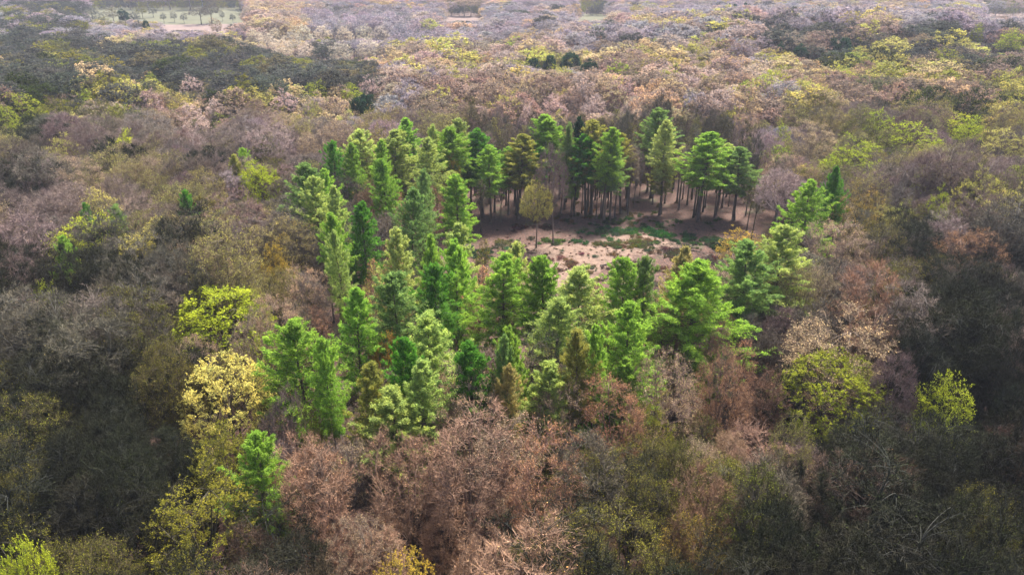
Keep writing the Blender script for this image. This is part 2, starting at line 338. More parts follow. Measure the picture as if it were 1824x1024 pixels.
LARCH = [dict(R=5.4, cb=.42), dict(R=5.8, cb=.40, rag=.32, dense=.92), dict(R=4.8, cb=.40, rag=.2), dict(R=5.2, cb=.52, rag=.35, dense=.85), dict(R=6.6, cb=.28, nb=200, m=15, rag=.3), dict(R=4.8, cb=.56, rag=.3, dense=.9), dict(R=5.8, cb=.42, rag=.4, dense=.82), dict(R=4.6, cb=.46, rag=.3, dense=.9)]
VAR = {}; GEOS = {}
def wood(g):
    a = Geo()
    for k in ('trunk', 'limbs'):
        for v, f, base in zip(g[k].v, g[k].f, np.cumsum([0]+[len(x) for x in g[k].v])): a.add(v, f-base)
    return a
def finish(kind, g, i):
    return dict(R=g['R'], H=g['H'], trunk=wood(g).mesh(f'{kind}_trunk', [g['bark']], True),
                crown=g['crown'].mesh(f'{kind}_crown', [M_TWIG, g['leafm'], g['bark']]))
for kd, ss in SPEC.items(): GEOS[kd] = [broadleaf(100+17*i+len(kd), **s) for i, s in enumerate(ss)]; VAR[kd] = [finish(kd, g, i) for i, g in enumerate(GEOS[kd])]
VAR['larch'] = [finish('larch', larch(300+i, **s), i) for i, s in enumerate(LARCH)]
VAR['pine'] = [finish('pine', pine(410+i), i) for i in range(2)]
def joined(kind, g):
    a = Geo()
    fs, vs_, ms, n = [], [], [], 0
    for k, off in (('trunk', 0), ('limbs', 0), ('crown', 1)):
        V = np.concatenate(g[k].v); vs_.append(V); fs.append(np.concatenate(g[k].f)+n); ms.append(np.concatenate(g[k].m)+off); n += len(V)
    a.v, a.f, a.m = vs_, fs, ms
    return a.mesh(f'far_{kind}', [g['bark'], M_TWIG, g['leafm'], g['bark']])
far_col = bpy.data.collections.new('far_tree_shapes'); FAR = {}; FARINFO = []
for kd, ss in LOD.items():
    FAR[kd] = []
    for i, s in enumerate(ss):
        g = broadleaf(700+13*i+len(kd), **s); o = bpy.data.objects.new(f'far_{len(FARINFO):02d}', joined(kd, g)); far_col.objects.link(o)
        FAR[kd].append(len(FARINFO)); FARINFO.append((g['R'], g['H']))

MID = {}
for kd in ('bare', 'thicket', 'budding', 'leafing', 'pole'):
    MID[kd] = []
    for g in GEOS[kd]:
        o = bpy.data.objects.new(f'far_{len(FARINFO):02d}', joined(kd, g)); far_col.objects.link(o); MID[kd].append(len(FARINFO)); FARINFO.append((g['R'], g['H']))
# ------------------------------------------------------------------ ground and fields
def link(name, me, parent=None, **props):
    o = bpy.data.objects.new(name, me); col.objects.link(o)
    if parent: o.parent = parent
    for k, v in props.items(): o[k] = v
    return o
def build_ground():
    s = np.linspace(-1, 1, 181); gx = np.sinh(s*3.2)/math.sinh(3.2)*6000
    gy = 150+np.sinh(s*3.2)/math.sinh(3.2)*6000
    X, Y = np.meshgrid(gx, gy); Z = T(X, Y)
    i = np.arange(181*181).reshape(181, 181); a, b, c, d = i[:-1, :-1], i[:-1, 1:], i[1:, 1:], i[1:, :-1]
    g = Geo(); g.add(np.stack([X, Y, Z], -1), np.concatenate([np.stack([a, b, c], -1).reshape(-1, 3), np.stack([a, c, d], -1).reshape(-1, 3)]))
    link('ground', g.mesh('ground', [M_GROUND], True), kind='structure')
build_ground()
def field(name, corners, mat, lift):
    g = Geo(); c = np.array([at(x, y) for x, y in corners]); n = 10
    s, t = np.meshgrid(np.linspace(0, 1, n), np.linspace(0, 1, n)); s = s[..., None]; t = t[..., None]
    P = (1-s)*(1-t)*c[0]+s*(1-t)*c[1]+s*t*c[2]+(1-s)*t*c[3]; P[..., 0] += 3*np.sin(P[..., 1]/9+lift*40); P[..., 1] += 4*np.sin(P[..., 0]/13+lift*70); P[..., 2] = T(P[..., 0], P[..., 1])+lift
    i = np.arange(n*n).reshape(n, n); a, b, cc, d = i[:-1, :-1], i[:-1, 1:], i[1:, 1:], i[1:, :-1]
    g.add(P, np.concatenate([np.stack([a, b, cc], -1).reshape(-1, 3), np.stack([a, cc, d], -1).reshape(-1, 3)]))
    link(name, g.mesh(name, [mat]), kind='structure')
field('meadow', [(120, 44), (432, 44), (432, 12), (150, 12)], M_MEADOW, .25)
field('meadow', [(150, 9), (425, 9), (425, 1), (150, 1)], M_MEADOW, .25)
field('ploughed_field', [(268, 62), (402, 62), (408, 44), (290, 44)], M_PLOUGH, .35)
field('ploughed_field', [(770, 42), (862, 42), (845, 24), (790, 24)], M_PLOUGH, .30)
field('meadow', [(1030, 41), (1080, 41), (1076, 25), (1032, 25)], M_MEADOW, .25)
field('ploughed_field', [(1730, 36), (1835, 36), (1835, 25), (1730, 25)], M_PLOUGH, .3)

# ------------------------------------------------------------------ tree colours (linear albedo), some with edge shade or far haze mixed in
PAL = {   # name: (leaf tint, twig tint, word)
 'mauve': ((.25, .185, .15), (.195, .145, .125), 'mauve-brown'), 'pink': ((.37, .29, .255), (.30, .235, .22), 'pinkish'), 'rose': ((.36, .22, .14), (.25, .15, .105), 'rosy brown'), 'russet': ((.42, .24, .13), (.27, .16, .105), 'russet'),
 'grey': ((.14, .125, .065), (.115, .10, .075), 'grey-brown'), 'dark': ((.042, .055, .014), (.028, .029, .018), 'shade-darkened brown'),  # 'dark' is near-black: vignette shade painted into the tree tint
 'tan': ((.46, .36, .22), (.26, .19, .14), 'tan'), 'lime': ((.38, .45, .04), (.12, .10, .05), 'lime-green'), 'limetan': ((.41, .39, .11), (.18, .14, .09), 'yellow-green'),
 'olive': ((.19, .195, .03), (.09, .075, .04), 'olive'), 'yellow': ((.58, .52, .16), (.13, .10, .05), 'yellow'), 'gold': ((.42, .30, .05), (.13, .10, .05), 'golden'), 'orange': ((.55, .32, .07), (.13, .10, .06), 'orange'),
 'blossom': ((.62, .48, .47), (.25, .19, .18), 'pale pink'), 'white': ((.62, .56, .47), (.30, .26, .22), 'whitish'), 'lilac': ((.28, .25, .29), (.25, .22, .255), 'haze-tinted lilac-brown'),  # 'lilac' has the blue-violet of far haze put into the tint
 'mid': ((.24, .40, .06), (.12, .085, .06), 'green'), 'deep': ((.10, .26, .035), (.11, .08, .055), 'deep green'), 'pale': ((.36, .45, .13), (.13, .095, .065), 'pale green'),
 'blue': ((.20, .32, .095), (.12, .085, .06), 'bluish green'), 'lolive': ((.29, .30, .07), (.13, .095, .065), 'olive-green'), 'ltan': ((.34, .31, .12), (.14, .10, .06), 'tan-green'),
 'umber': ((.11, .07, .035), (.085, .058, .042), 'umber-brown'), 'moss': ((.27, .29, .035), (.10, .085, .045), 'yellow-olive'), 'slate': ((.075, .08, .07), (.062, .064, .062), 'slate-grey'),
 'conifer': ((.018, .05, .028), (.05, .04, .03), 'dark green'),
}
rnd = random.Random(5)
def jit(c, s=0.22):
    k = 1+rnd.uniform(-s, s); return [max(.005, v*k*(1+rnd.uniform(-s, s)*0.4)) for v in c]

TREES = []      # every tree: dict(kind, tint, x, y, z, H, rx, px, py, hand, ...)
def hand(kind, px, py, w, tint, H=None, ref=None, label=None, vis=None, var=None, lean=None):
    H = H or {'larch': 26, 'pine': 21, 'leafing': 19, 'dome': 19, 'budding': 20, 'bare': 20, 'thicket': 20, 'pole': 22}[kind]
    if kind == 'larch' and 830 < px < 1370 and py < 300: H = min(26, max(16, CAM_H-rnd.uniform(181, 191)*math.tan(PITCH+math.atan((py-512)/FPX))))     # the row behind the clearing
    if kind == 'larch' and 830 < px < 1370 and py < 300 and var in (3, 5): var = rnd.choice([0, 2, 2, 7])
    x, y, z = at(px, py, H); zc = proj(x, y, z+H)[2]; wm = w*zc/FPX
    h_px = wm*(1.5 if kind == 'larch' else .9)*FPX/zc*0.9
    TREES.append(dict(kind=kind, tint=tint, x=x, y=y, z=z, H=H, r=wm/2, px=px, py=py, w=w, zc=zc, hand=True, ref=ref, label=label, vis=py+(vis if vis else h_px), var=var, lean=lean))
L_ = lambda *a, **k: hand('larch', *a, **k)
# --- the larches round the clearing: (x, y of the top, crown width in photograph pixels, colour)
for a in [(590, 255, 40, 'deep'), (625, 254, 34, 'mid'), (645, 228, 50, 'pale'), (697, 232, 60, 'pale'), (730, 211, 42, 'mid'), (760, 245, 54, 'pale'), (773, 224, 30, 'pale'),
          (803, 226, 52, 'mid'), (815, 211, 40, 'pale'), (538, 292, 64, 'blue'), (583, 300, 44, 'mid'), (600, 328, 34, 'pale'), (686, 285, 42, 'mid'), (747, 300, 38, 'blue'), (717, 336, 58, 'blue'),
           (958, 262, 24, 'deep'), (1003, 217, 22, 'blue'), (1022, 250, 32, 'mid'), (595, 378, 38, 'mid'), (603, 406, 34, 'pale'),
          (762, 423, 32, 'mid'), (912, 430, 48, 'pale'), (1160, 455, 44, 'blue'), (1065, 575, 40, 'mid'), (873, 596, 42, 'blue'), (575, 610, 46, 'mid'),
          (1503, 298, 38, 'deep'),  (668, 250, 34, 'mid'), (880, 270, 36, 'mid')]: L_(*a)
for a in [(320, 338, 26, 'deep'), (145, 358, 24, 'deep'), (200, 364, 36, 'blue'), (96, 424, 44, 'mid'), (433, 265, 32, 'mid'), (408, 276, 24, 'lolive')]: L_(*a, H=22, vis=24)
for a in [(905, 262, 40, 'mid'), (1115, 238, 38, 'lolive'), (1290, 256, 44, 'pale'), (1080, 226, 40, 'mid'), (835, 262, 40, 'mid')]: L_(*a, var=5)
L_(555, 318, 56, 'pale', ref='outlying pale larch', label='outlying pale green larch standing in front of the dense larch group')
L_(857, 230, 48, 'deep', var=5, label='tall deep green larch at the back edge of the clearing, bare trunk below', ref='tall deep green larch')
L_(872, 256, 44, 'mid', var=5)
L_(815, 315, 54, 'mid', ref='bright bushy larch', label='bright green bushy larch with ragged sides beside the clearing path')
L_(925, 240, 56, 'lolive', var=5, ref='tall olive larch', label='tall thin olive-green larch behind the clearing')
L_(975, 207, 64, 'mid', var=3); L_(1028, 207, 32, 'conifer'); L_(1060, 215, 56, 'lolive', var=3); L_(1050, 240, 46, 'deep', var=5); L_(1095, 254, 34, 'blue', var=5)
L_(1172, 194, 50, 'blue', var=3); L_(1190, 214, 40, 'pale', var=3); L_(1187, 280, 32, 'lolive', var=2, H=21, label='slim olive-green young larch on the far edge of the clearing')
L_(1262, 236, 68, 'mid', var=3, ref='tall broad larch', label='tall broad larch on bare trunk at the far right of the clearing')
L_(1325, 262, 56, 'blue', var=5)
L_(635, 362, 52, 'deep', ref='deep green cone-shaped larch', label='deep green cone-shaped larch with a pointed top among bare trees')
L_(704, 410, 52, 'pale'); L_(803, 395, 54, 'pale'); L_(812, 430, 66, 'mid'); L_(770, 460, 62, 'deep')
L_(888, 448, 92, 'mid', var=1, ref='wide bright larch', label='wide bright green larch rising in front of the clearing')
L_(980, 460, 66, 'mid', label='open green larch standing before the bare earth of the clearing'); L_(1040, 473, 92, 'pale', var=6, ref='pale feathery larch')
L_(1125, 460, 80, 'mid', var=6)
L_(1225, 445, 64, 'ltan'); L_(1235, 472, 138, 'mid', var=4, H=27, vis=165, ref='biggest larch', label='biggest broad green larch at the right front of the clearing')
L_(1345, 435, 80, 'blue', var=3, vis=100); L_(1402, 407, 92, 'pale', var=6, vis=90, ref='pale leaning larch', label='pale feathery larch right of the clearing beside a russet dome')
L_(1455, 320, 66, 'mid', vis=90, ref='lone larch', label='lone bright green larch in the bare wood beyond the clearing')
L_(616, 516, 66, 'mid', var=2, vis=110); L_(697, 490, 92, 'blue', var=6, vis=95, ref='bluish round-topped larch', label='bluish green round-topped larch left of the clearing')
L_(527, 570, 108, 'mid', var=1, vis=150, ref='broad dark larch', label='broad dark green larch with drooping skirts at the left front')
L_(757, 570, 96, 'pale', var=6); L_(845, 612, 78, 'deep', vis=120, H=25, ref='deepest green larch', label='deepest green larch, a narrow cone in the front row')
L_(717, 607, 70, 'deep', vis=90, H=25); L_(745, 650, 80, 'pale', H=24, vis=85); L_(657, 643, 62, 'lolive', H=24, vis=100); L_(708, 700, 100, 'pale', H=22, var=0, vis=85, ref='front pale larch', label='low pale green larch nearest the viewer, wide at the base')
L_(923, 586, 66, 'mid', vis=80); L_(985, 525, 96, 'pale', var=6, vis=110); L_(1040, 590, 54, 'lolive', vis=100); L_(1130, 540, 78, 'mid', var=0, vis=100)
L_(885, 652, 54, 'ltan', H=23, vis=80); L_(990, 645, 76, 'pale', H=22, vis=70); L_(1115, 645, 64, 'mid', H=20, vis=60); L_(1068, 692, 44, 'deep', H=17, vis=50)
L_(452, 782, 84, 'mid', H=21, var=6, vis=110, ref='feathery foreground larch', label='feathery bright green foreground larch alone among russet foreground trees')
# --- other trees that stand out
D_ = lambda *a, **k: hand('dome', *a, **k); S_ = lambda *a, **k: hand('leafing', *a, **k); B_ = lambda *a, **k: hand('budding', *a, **k); W_ = lambda *a, **k: hand('bare', *a, **k)
D_(385, 648, 165, 'yellow', vis=130, var=0, ref='round yellow tree', label='round dome-shaped tree covered in pale yellow blossom, left foreground')
S_(388, 752, 125, 'olive', vis=110, ref='upper olive tree', label='upper olive-green leafing tree just below the round yellow tree')
S_(335, 872, 190, 'olive', vis=130, label='big olive-green tree sloping down at the bottom left')
D_(386, 508, 168, 'lime', vis=100, var=1, ref='big lime-green tree', label='big spreading lime-green tree left of the larches')
S_(460, 510, 34, 'limetan'); B_(445, 560, 90, 'tan'); B_(500, 545, 90, 'tan')
S_(655, 505, 64, 'limetan', var=1); D_(685, 597, 64, 'orange', vis=60, var=1, ref='small orange tree', label='small orange-leaved tree tucked between green larches')
S_(560, 725, 68, 'olive', vis=60); S_(487, 437, 56, 'gold', vis=50); S_(70, 497, 78, 'lime', vis=55, ref='small lime tree', label='small lime tree in the dark bare wood at far left')
D_(463, 287, 74, 'lime', vis=75, H=22, var=1, ref='weeping lime-green tree', label='rounded weeping lime-green tree at the left of the larch group')
S_(800, 285, 42, 'gold', vis=30); D_(957, 322, 54, 'limetan', var=1, H=17, vis=80, ref='golden birch-like tree', label='golden birch-like tree standing in the clearing')
B_(1190, 640, 140, 'tan', vis=110, ref='tan round tree', label='wide tan budding tree in front of the larches'); S_(1165, 720, 90, 'olive', H=16, vis=70)
B_(1488, 580, 185, 'tan', vis=60, ref='great tan-topped tree', label='great tan-topped tree with green lower leaves on the right'); D_(1490, 628, 190, 'moss', H=19, vis=150, label='leafy olive-green tree filling the front of the great tan-topped tree')
S_(1700, 665, 110, 'lime', vis=110, ref='spiky-topped lime tree', label='bright spiky-topped lime tree in the dark right foreground')
B_(1412, 745, 90, 'limetan', vis=70); B_(1435, 485, 68, 'limetan', vis=60); S_(1320, 412, 76, 'gold', H=12, vis=60, label='low golden-green bush tree at the right rim of the clearing')
B_(1510, 408, 108, 'tan', vis=60, ref='russet dome', label='russet dome-shaped budding tree right of the pale larch'); B_(1740, 418, 128, 'russet', vis=55, ref='wide russet dome', label='wide russet dome-shaped tree near the right edge')
S_(1515, 258, 94, 'lime', vis=40); S_(1640, 228, 92, 'lime', vis=40, ref='lime tree pair', label='twin-headed lime-green tree in the bare wood at the upper right'); B_(1555, 312, 84, 'limetan', vis=50); B_(1450, 232, 90, 'tan', vis=40); S_(1400, 230, 34, 'lime', vis=28)
S_(1735, 205, 60, 'lime', vis=40); S_(1680, 340, 42, 'lime', vis=45); S_(1800, 240, 80, 'limetan', vis=40); B_(1415, 195, 60, 'limetan', vis=30); B_(1520, 350, 90, 'gold', vis=50)
S_(110, 245, 62, 'limetan', vis=40, ref='pale lime tree', label='pale lime tree in the dark wood at the upper left')
S_(325, 165, 66, 'limetan', vis=25); S_(40, 175, 70, 'lime', vis=25); S_(100, 178, 80, 'olive', vis=25); S_(150, 160, 44, 'lime', vis=20); S_(222, 227, 28, 'lime'); S_(625, 148, 50, 'lime', vis=25)
S_(565, 152, 44, 'lime', vis=20); S_(555, 182, 44, 'limetan', vis=25); S_(12, 195, 40, 'lime', vis=30); D_(34, 966, 104, 'lime', H=22, var=1, vis=100, ref='bottom-corner lime tree', label='bright lime tree in the bottom left corner')
S_(715, 985, 110, 'gold', H=16, vis=60, label='golden-olive leafing tree at the bottom edge'); B_(560, 235, 80, 'tan', vis=40); B_(510, 205, 70, 'limetan', vis=30)
S_(265, 128, 30, 'lime', vis=20); S_(1740, 65, 26, 'lime', vis=15); S_(1800, 75, 50, 'lime', vis=25); B_(1240, 930, 130, 'gold', H=17, vis=80); B_(960, 800, 150, 'russet', var=1, vis=110, ref='wide russet-pink tree', label='wide russet-pink budding tree in the middle foreground')
B_(975, 690, 100, 'tan', H=19, vis=80); B_(1110, 700, 120, 'russet', var=1, vis=90); hand('thicket', 720, 785, 150, 'rose', vis=110); hand('thicket', 560, 800, 130, 'russet', vis=120); hand('thicket', 830, 790, 170, 'rose', vis=150); W_(490, 690, 90, 'mauve', vis=80)
B_(1300, 640, 100, 'russet', vis=90); W_(1600, 640, 90, 'mauve', vis=90); W_(1400, 300, 90, 'pink', vis=100); W_(990, 258, 60, 'mauve', H=25, vis=70); W_(775, 335, 60, 'russet', vis=50); W_(655, 320, 56, 'russet', vis=50)
for a in [(337, 138, 42), (268, 168, 34), (380, 176, 48), (345, 192, 48), (655, 141, 42), (505, 166, 52), (985, 166, 52), (1060, 166, 54), (940, 190, 28), (1240, 97, 24)]:
    hand('leafing', a[0], a[1], a[2], 'blossom', vis=a[2]*.75, ref='pale pink blossom tree' if a[0] == 337 else None, label='pale pink blossom tree standing against the dark upper left wood' if a[0] == 337 else None)
for a in [(450, 51, 34), (488, 50, 34), (538, 46, 34), (575, 47, 34), (612, 47, 34), (650, 46, 34), (678, 48, 30), (474, 59, 34), (520, 57, 32), (502, 70, 38), (545, 75, 38), (605, 76, 44), (655, 70, 46)]:
    hand('leafing', a[0], a[1], a[2], 'white', H=18, vis=a[2]*.8, ref='largest whitish tree' if a[0] == 655 else None, label='largest whitish rounded tree beyond the wood, upper left of centre' if a[0] == 655 else None)
for a in [(1016, 95, 34), (980, 100, 22), (953, 105, 20), (1048, 109, 28), (938, 101, 10), (634, 176, 30), (652, 170, 28), (1483, 70, 18), (1505, 69, 24), (1430, 82, 26), (1392, 78, 16), (218, 18, 16), (258, 38, 12), (1300, 8, 8), (1309, 8, 8), (1328, 6, 8), (1334, 9, 7)]:
    hand('pine', a[0], a[1], a[2], 'conifer', H=20, vis=a[2]*.8, ref='dark pine clump' if a[0] == 1016 else None, label='largest dark green pine in the pale far canopy' if a[0] == 1016 else None)
for a in [(289, 23, 12), (308, 22, 12), (325, 24, 12), (394, 20, 10), (413, 24, 12), (270, 14, 15)]: hand('leafing', a[0], a[1], a[2], 'slate', H=10, vis=20)
for a in [(353, 10, 40), (372, 8, 30)]: hand('bare', a[0], a[1], a[2], 'grey', H=18, vis=30)
for a in [(172, 24, 24, 'slate'), (198, 16, 26, 'grey'), (234, 20, 28, 'slate'), (250, 10, 22, 'olive'), (188, 33, 22, 'olive'), (214, 34, 24, 'limetan'), (246, 37, 20, 'slate'), (160, 12, 26, 'slate')]: hand('leafing', *a, H=13, vis=16)
hand('budding', 383, 36, 22, 'tan', H=16, vis=26, label='lone yellowish tree standing at the edge of the pink ploughed field')

# ------------------------------------------------------------------ the wood between them
HT = [t for t in TREES]; STAND = []
hx = np.array([t['x'] for t in HT]); hy = np.array([t['y'] for t in HT]); hr = np.array([t['r'] for t in HT])
HK = np.array([.35 if t['kind'] == 'larch' else .7 for t in HT]); hpx = np.array([t['px'] for t in HT]); hpy = np.array([t['py'] for t in HT]); hw = np.array([t['w'] for t in HT]); hv = np.array([t['vis'] for t in HT]); hz = np.array([t['zc'] for t in HT])
KEEP = [(878, 1285, 412, 470), (860, 900, 330, 410), (1195, 1225, 330, 400), (890, 1180, 470, 500), (598, 640, 690, 745),      # clearing floor, the gaps between the trunks, the path
        (160, 425, 14, 36), (295, 402, 44, 54), (798, 850, 26, 38), (1038, 1074, 26, 37), (1760, 1830, 26, 31)]
def zone(px, py):
    """which sorts grow there, with edge shade and far haze put in as tints: list of (kind, colour, weight)"""
    ex = abs(px-930)/900; 
    if py < 62:
        if 545 < px < 745 and py > 12: return [('pole', 'lilac', 1)]
        if 440 < px < 548: return [('bare', 'pink', .6), ('budding', 'tan', .4)]
        if px < 160: return [('bare', 'slate', .55), ('bare', 'lilac', .3), ('budding', 'olive', .15)]
        if px > 1370 and py > 34: return [('bare', 'slate', .5), ('bare', 'mauve', .3), ('bare', 'dark', .1), ('budding', 'limetan', .1)]
        return [('bare', 'lilac', .62), ('bare', 'pink', .2), ('bare', 'slate', .08), ('budding', 'tan', .06), ('budding', 'limetan', .04)]  # far haze partly painted by lilac trees
    if py < 100 and px > 1370: return [('bare', 'slate', .42), ('bare', 'mauve', .3), ('bare', 'dark', .1), ('budding', 'olive', .08), ('budding', 'limetan', .1)]
    if py < 150 and px < 690-(150-py)*0.5:
        return [('bare', 'slate', .62), ('bare', 'grey', .14), ('bare', 'dark', .08), ('budding', 'olive', .10), ('budding', 'limetan', .04), ('budding', 'tan', .03)]
    if py < 235 and 400 < px < 1420:
        return [('bare', 'pink', .25), ('bare', 'mauve', .30), ('budding', 'tan', .16), ('budding', 'limetan', .18), ('leafing', 'limetan', .05), ('leafing', 'lime', .02), ('bare', 'lilac', .07)]
    if py < 340 and px >= 1330:
        k = max(0, (px-1600)/224)
        return [('bare', 'mauve', .34), ('bare', 'grey', .08+.1*k), ('bare', 'dark', .25*k), ('budding', 'tan', .14*(1-k)), ('budding', 'limetan', .20), ('budding', 'olive', .10+.1*k), ('leafing', 'limetan', .08), ('leafing', 'lime', .05)]
    if py < 420 and px < 420:
        k = max(0, (200-px)/200)
        return [('bare', 'mauve', .40), ('bare', 'grey', .22), ('bare', 'dark', .12+.3*k), ('bare', 'pink', .1*(1-k)), ('budding', 'limetan', .14), ('budding', 'olive', .10), ('budding', 'tan', .08), ('leafing', 'limetan', .04), ('leafing', 'lime', .03)]
    if py < 620:
        if ex > .75: return [('bare', 'dark', .65), ('bare', 'grey', .15), ('bare', 'mauve', .15), ('budding', 'olive', .08)]  # side edges: vignette painted with 'dark' trees
        return [('bare', 'mauve', .32), ('bare', 'grey', .34), ('bare', 'russet', .05), ('budding', 'olive', .18), ('budding', 'tan', .10), ('budding', 'limetan', .08), ('leafing', 'limetan', .03)]
    if ex > .62 or (py > 880 and ex > .4): return [('bare', 'dark', .82), ('bare', 'umber', .10), ('budding', 'olive', .08)]  # corners and sides: lens falloff painted as near-black tree colour
    if py > 850: return [('bare', 'dark', .40), ('bare', 'umber', .22), ('bare', 'russet', .26), ('budding', 'olive', .12)]  # bottom rows: 'dark' trees carry painted vignette shade
    if 450 < px < 1380: return [('bare', 'russet', .34), ('bare', 'rose', .26), ('bare', 'mauve', .08), ('bare', 'grey', .04), ('budding', 'tan', .12), ('budding', 'olive', .14)]
    return [('bare', 'grey', .22), ('bare', 'dark', .45), ('bare', 'mauve', .14), ('budding', 'olive', .2)]
def pick(z, cx=0, cyy=0):
    k = random.Random(int(cx//26)*7919+int(cyy//26)*104729).random() if rnd.random() < .5 else rnd.random()      # sorts of tree stand in groups
    s = k*sum(w for *_, w in z)
    for k, c, w in z:
        s -= w
        if s <= 0: return k, c
    return z[-1][0], z[-1][1]
def fill():
    bands = [(28, 112, 4.4, 3.0, 4.6), (112, 190, 5.3, 4.2, 5.8), (190, 300, 6.8, 4.8, 6.8), (300, 480, 9.6, 6.2, 9.4), (480, 1020, 12.0, 7.0, 10.5)]
    for y0, y1, sp, ra, rb in bands:
        y = y0
        while y < y1:
            half = y*0.80+25; x = -half+rnd.uniform(0, sp)
            while x < half:
                cx = x+rnd.uniform(-.38, .38)*sp; cyy = y+rnd.uniform(-.38, .38)*sp; x += sp
                H = rnd.uniform(16, 23.5)*(1 if cyy < 600 else .92); r = H/20*rnd.uniform(ra, rb)
                place(cx, cyy, H, r, sp)
            y += sp*.9
def place(cx, cyy, H, r, sp, stand=False):
    z = float(T(cx, cyy)); px, py, zc = proj(cx, cyy, z+H)
    px, py = float(px), float(py)
    if px < -160 or px > 1984 or py < -30 or py > 1330: return
    kind, c = pick(zone(px, py), cx, cyy)
    if kind == 'pole': r *= .6
    if kind == 'bare' and cyy < 112 or kind == 'bare' and cyy < 190 and rnd.random() < .35: kind = 'thicket'
    if kind in ('budding', 'leafing'): r = max(r, 4.0)
    # the larch stand: dark slender poles behind the clearing, few trees inside it
    inst = ((cx-16)/52)**2+((cyy-165)/46)**2
    if ((cx-20)/40)**2+((cyy-160)/21)**2 < 1: return
    if 180 < cyy < 236 and -16 < cx < 70 and not stand: return
    if stand:
        q = rnd.random(); kind, c = ('pole', rnd.choice(['grey', 'olive', 'mauve', 'lolive'])) if q < .66 else (('leafing', rnd.choice(['lolive', 'olive', 'olive'])) if q < .8 else ('thicket', rnd.choice(['grey', 'mauve', 'olive'])))
        H = rnd.uniform(17, 24) if kind != 'leafing' else rnd.uniform(5, 12); r = rnd.uniform(1.5, 2.4) if kind != 'thicket' else rnd.uniform(2, 3)
    elif inst < 1 or (-34 < cx < 36 and 84 < cyy < 130):
        if rnd.random() < .55: return
        kind, c = ('pole', rnd.choice(['grey', 'olive', 'russet'])); r = rnd.uniform(1.5, 2.3); H *= .85
    if np.any((hx-cx)**2+(hy-cyy)**2 < ((HK*hr+.45*r))**2): return
    wp = 2*r*FPX/zc
    for _ in range(7):
        px, py, zc = (float(v) for v in proj(cx, cyy, z+H))
        m = (hz > zc+1) & (np.abs(hpx-px) < (hw*.5+wp*.5)) & (py < hv-4) & (py+H*FPX/zc*.7 > hpy)
        kp = any(a-wp*.45 < px < b+wp*.45 and py < d and py+H*FPX/zc > c0+4 for a, b, c0, d in KEEP) and (kind != 'pole' or cyy < 170)
        if not (m.any() or kp): break
        H *= .86; r *= .93; wp *= .93
    else:
        return
    if H < 6.5: return
    if any(a-wp*.5 < px < b+wp*.5 and py < d and py+H*FPX/zc > c0+3 for a, b, c0, d in KEEP[5:]): return
    pb = float(proj(cx, cyy, z)[1])
    if cyy > 480 and any(a-20 < px < b+20 and c0-16 < pb < c0+4 for a, b, c0, d in KEEP[5:]):
        kind = 'hedge'; H *= rnd.uniform(.4, .7); r *= rnd.uniform(.55, .9); py = float(proj(cx, cyy, z+H)[1]); c = rnd.choice(['slate', 'slate', 'grey', 'olive'])
    TREES.append(dict(kind=kind, tint=c, x=cx, y=cyy, z=z, H=H, r=r, px=px, py=py, w=wp, zc=zc, hand=False, ref=None, label=None, var=None, lean=None))
fill()
for _ in range(330):
    cyy = rnd.uniform(180, 236); cx = rnd.uniform(-16, 70)
    if cyy < 186+4*math.sin(cx/5) or any((cx-t['x'])**2+(cyy-t['y'])**2 < 4.4 for t in STAND): continue
    n0 = len(TREES); place(cx, cyy, 20, 2, 3, True); STAND += TREES[n0:]

# ------------------------------------------------------------------ which of them are things of their own
NAME = {'hedge': 'hedge_bush', 'bare': 'bare_tree', 'thicket': 'bare_tree', 'budding': 'budding_tree', 'leafing': 'leafing_tree', 'dome': 'leafing_tree', 'pole': 'slender_tree', 'larch': 'larch_tree', 'pine': 'pine_tree'}
NOUN = {'hedge': 'hedge bush', 'bare': 'bare tree', 'thicket': 'bare tree', 'budding': 'budding tree', 'leafing': 'leafing tree', 'dome': 'leafing tree', 'pole': 'slender tree', 'larch': 'larch', 'pine': 'pine'}
for t in TREES:
    t['noun'] = 'blossom tree' if t['tint'] == 'blossom' else NOUN[t['kind']]; t['name'] = 'blossom_tree' if t['tint'] == 'blossom' else NAME[t['kind']]
    t['seen'] = 6 < t['px'] < 1818 and -4 < t['py'] < 1000
things, mass = [], []
LIMIT = {'bare_tree': 290, 'budding_tree': 150, 'slender_tree': 90, 'leafing_tree': 290}
count = {}
for t in sorted(TREES, key=lambda t: (not t['hand'], t['zc'])):
    n = t['name']
    if t['hand'] or (t['seen'] and t['zc'] < 400 and count.get(n, 0) < LIMIT.get(n, 300)): things.append(t); count[n] = count.get(n, 0)+1
    else: mass.append(t)
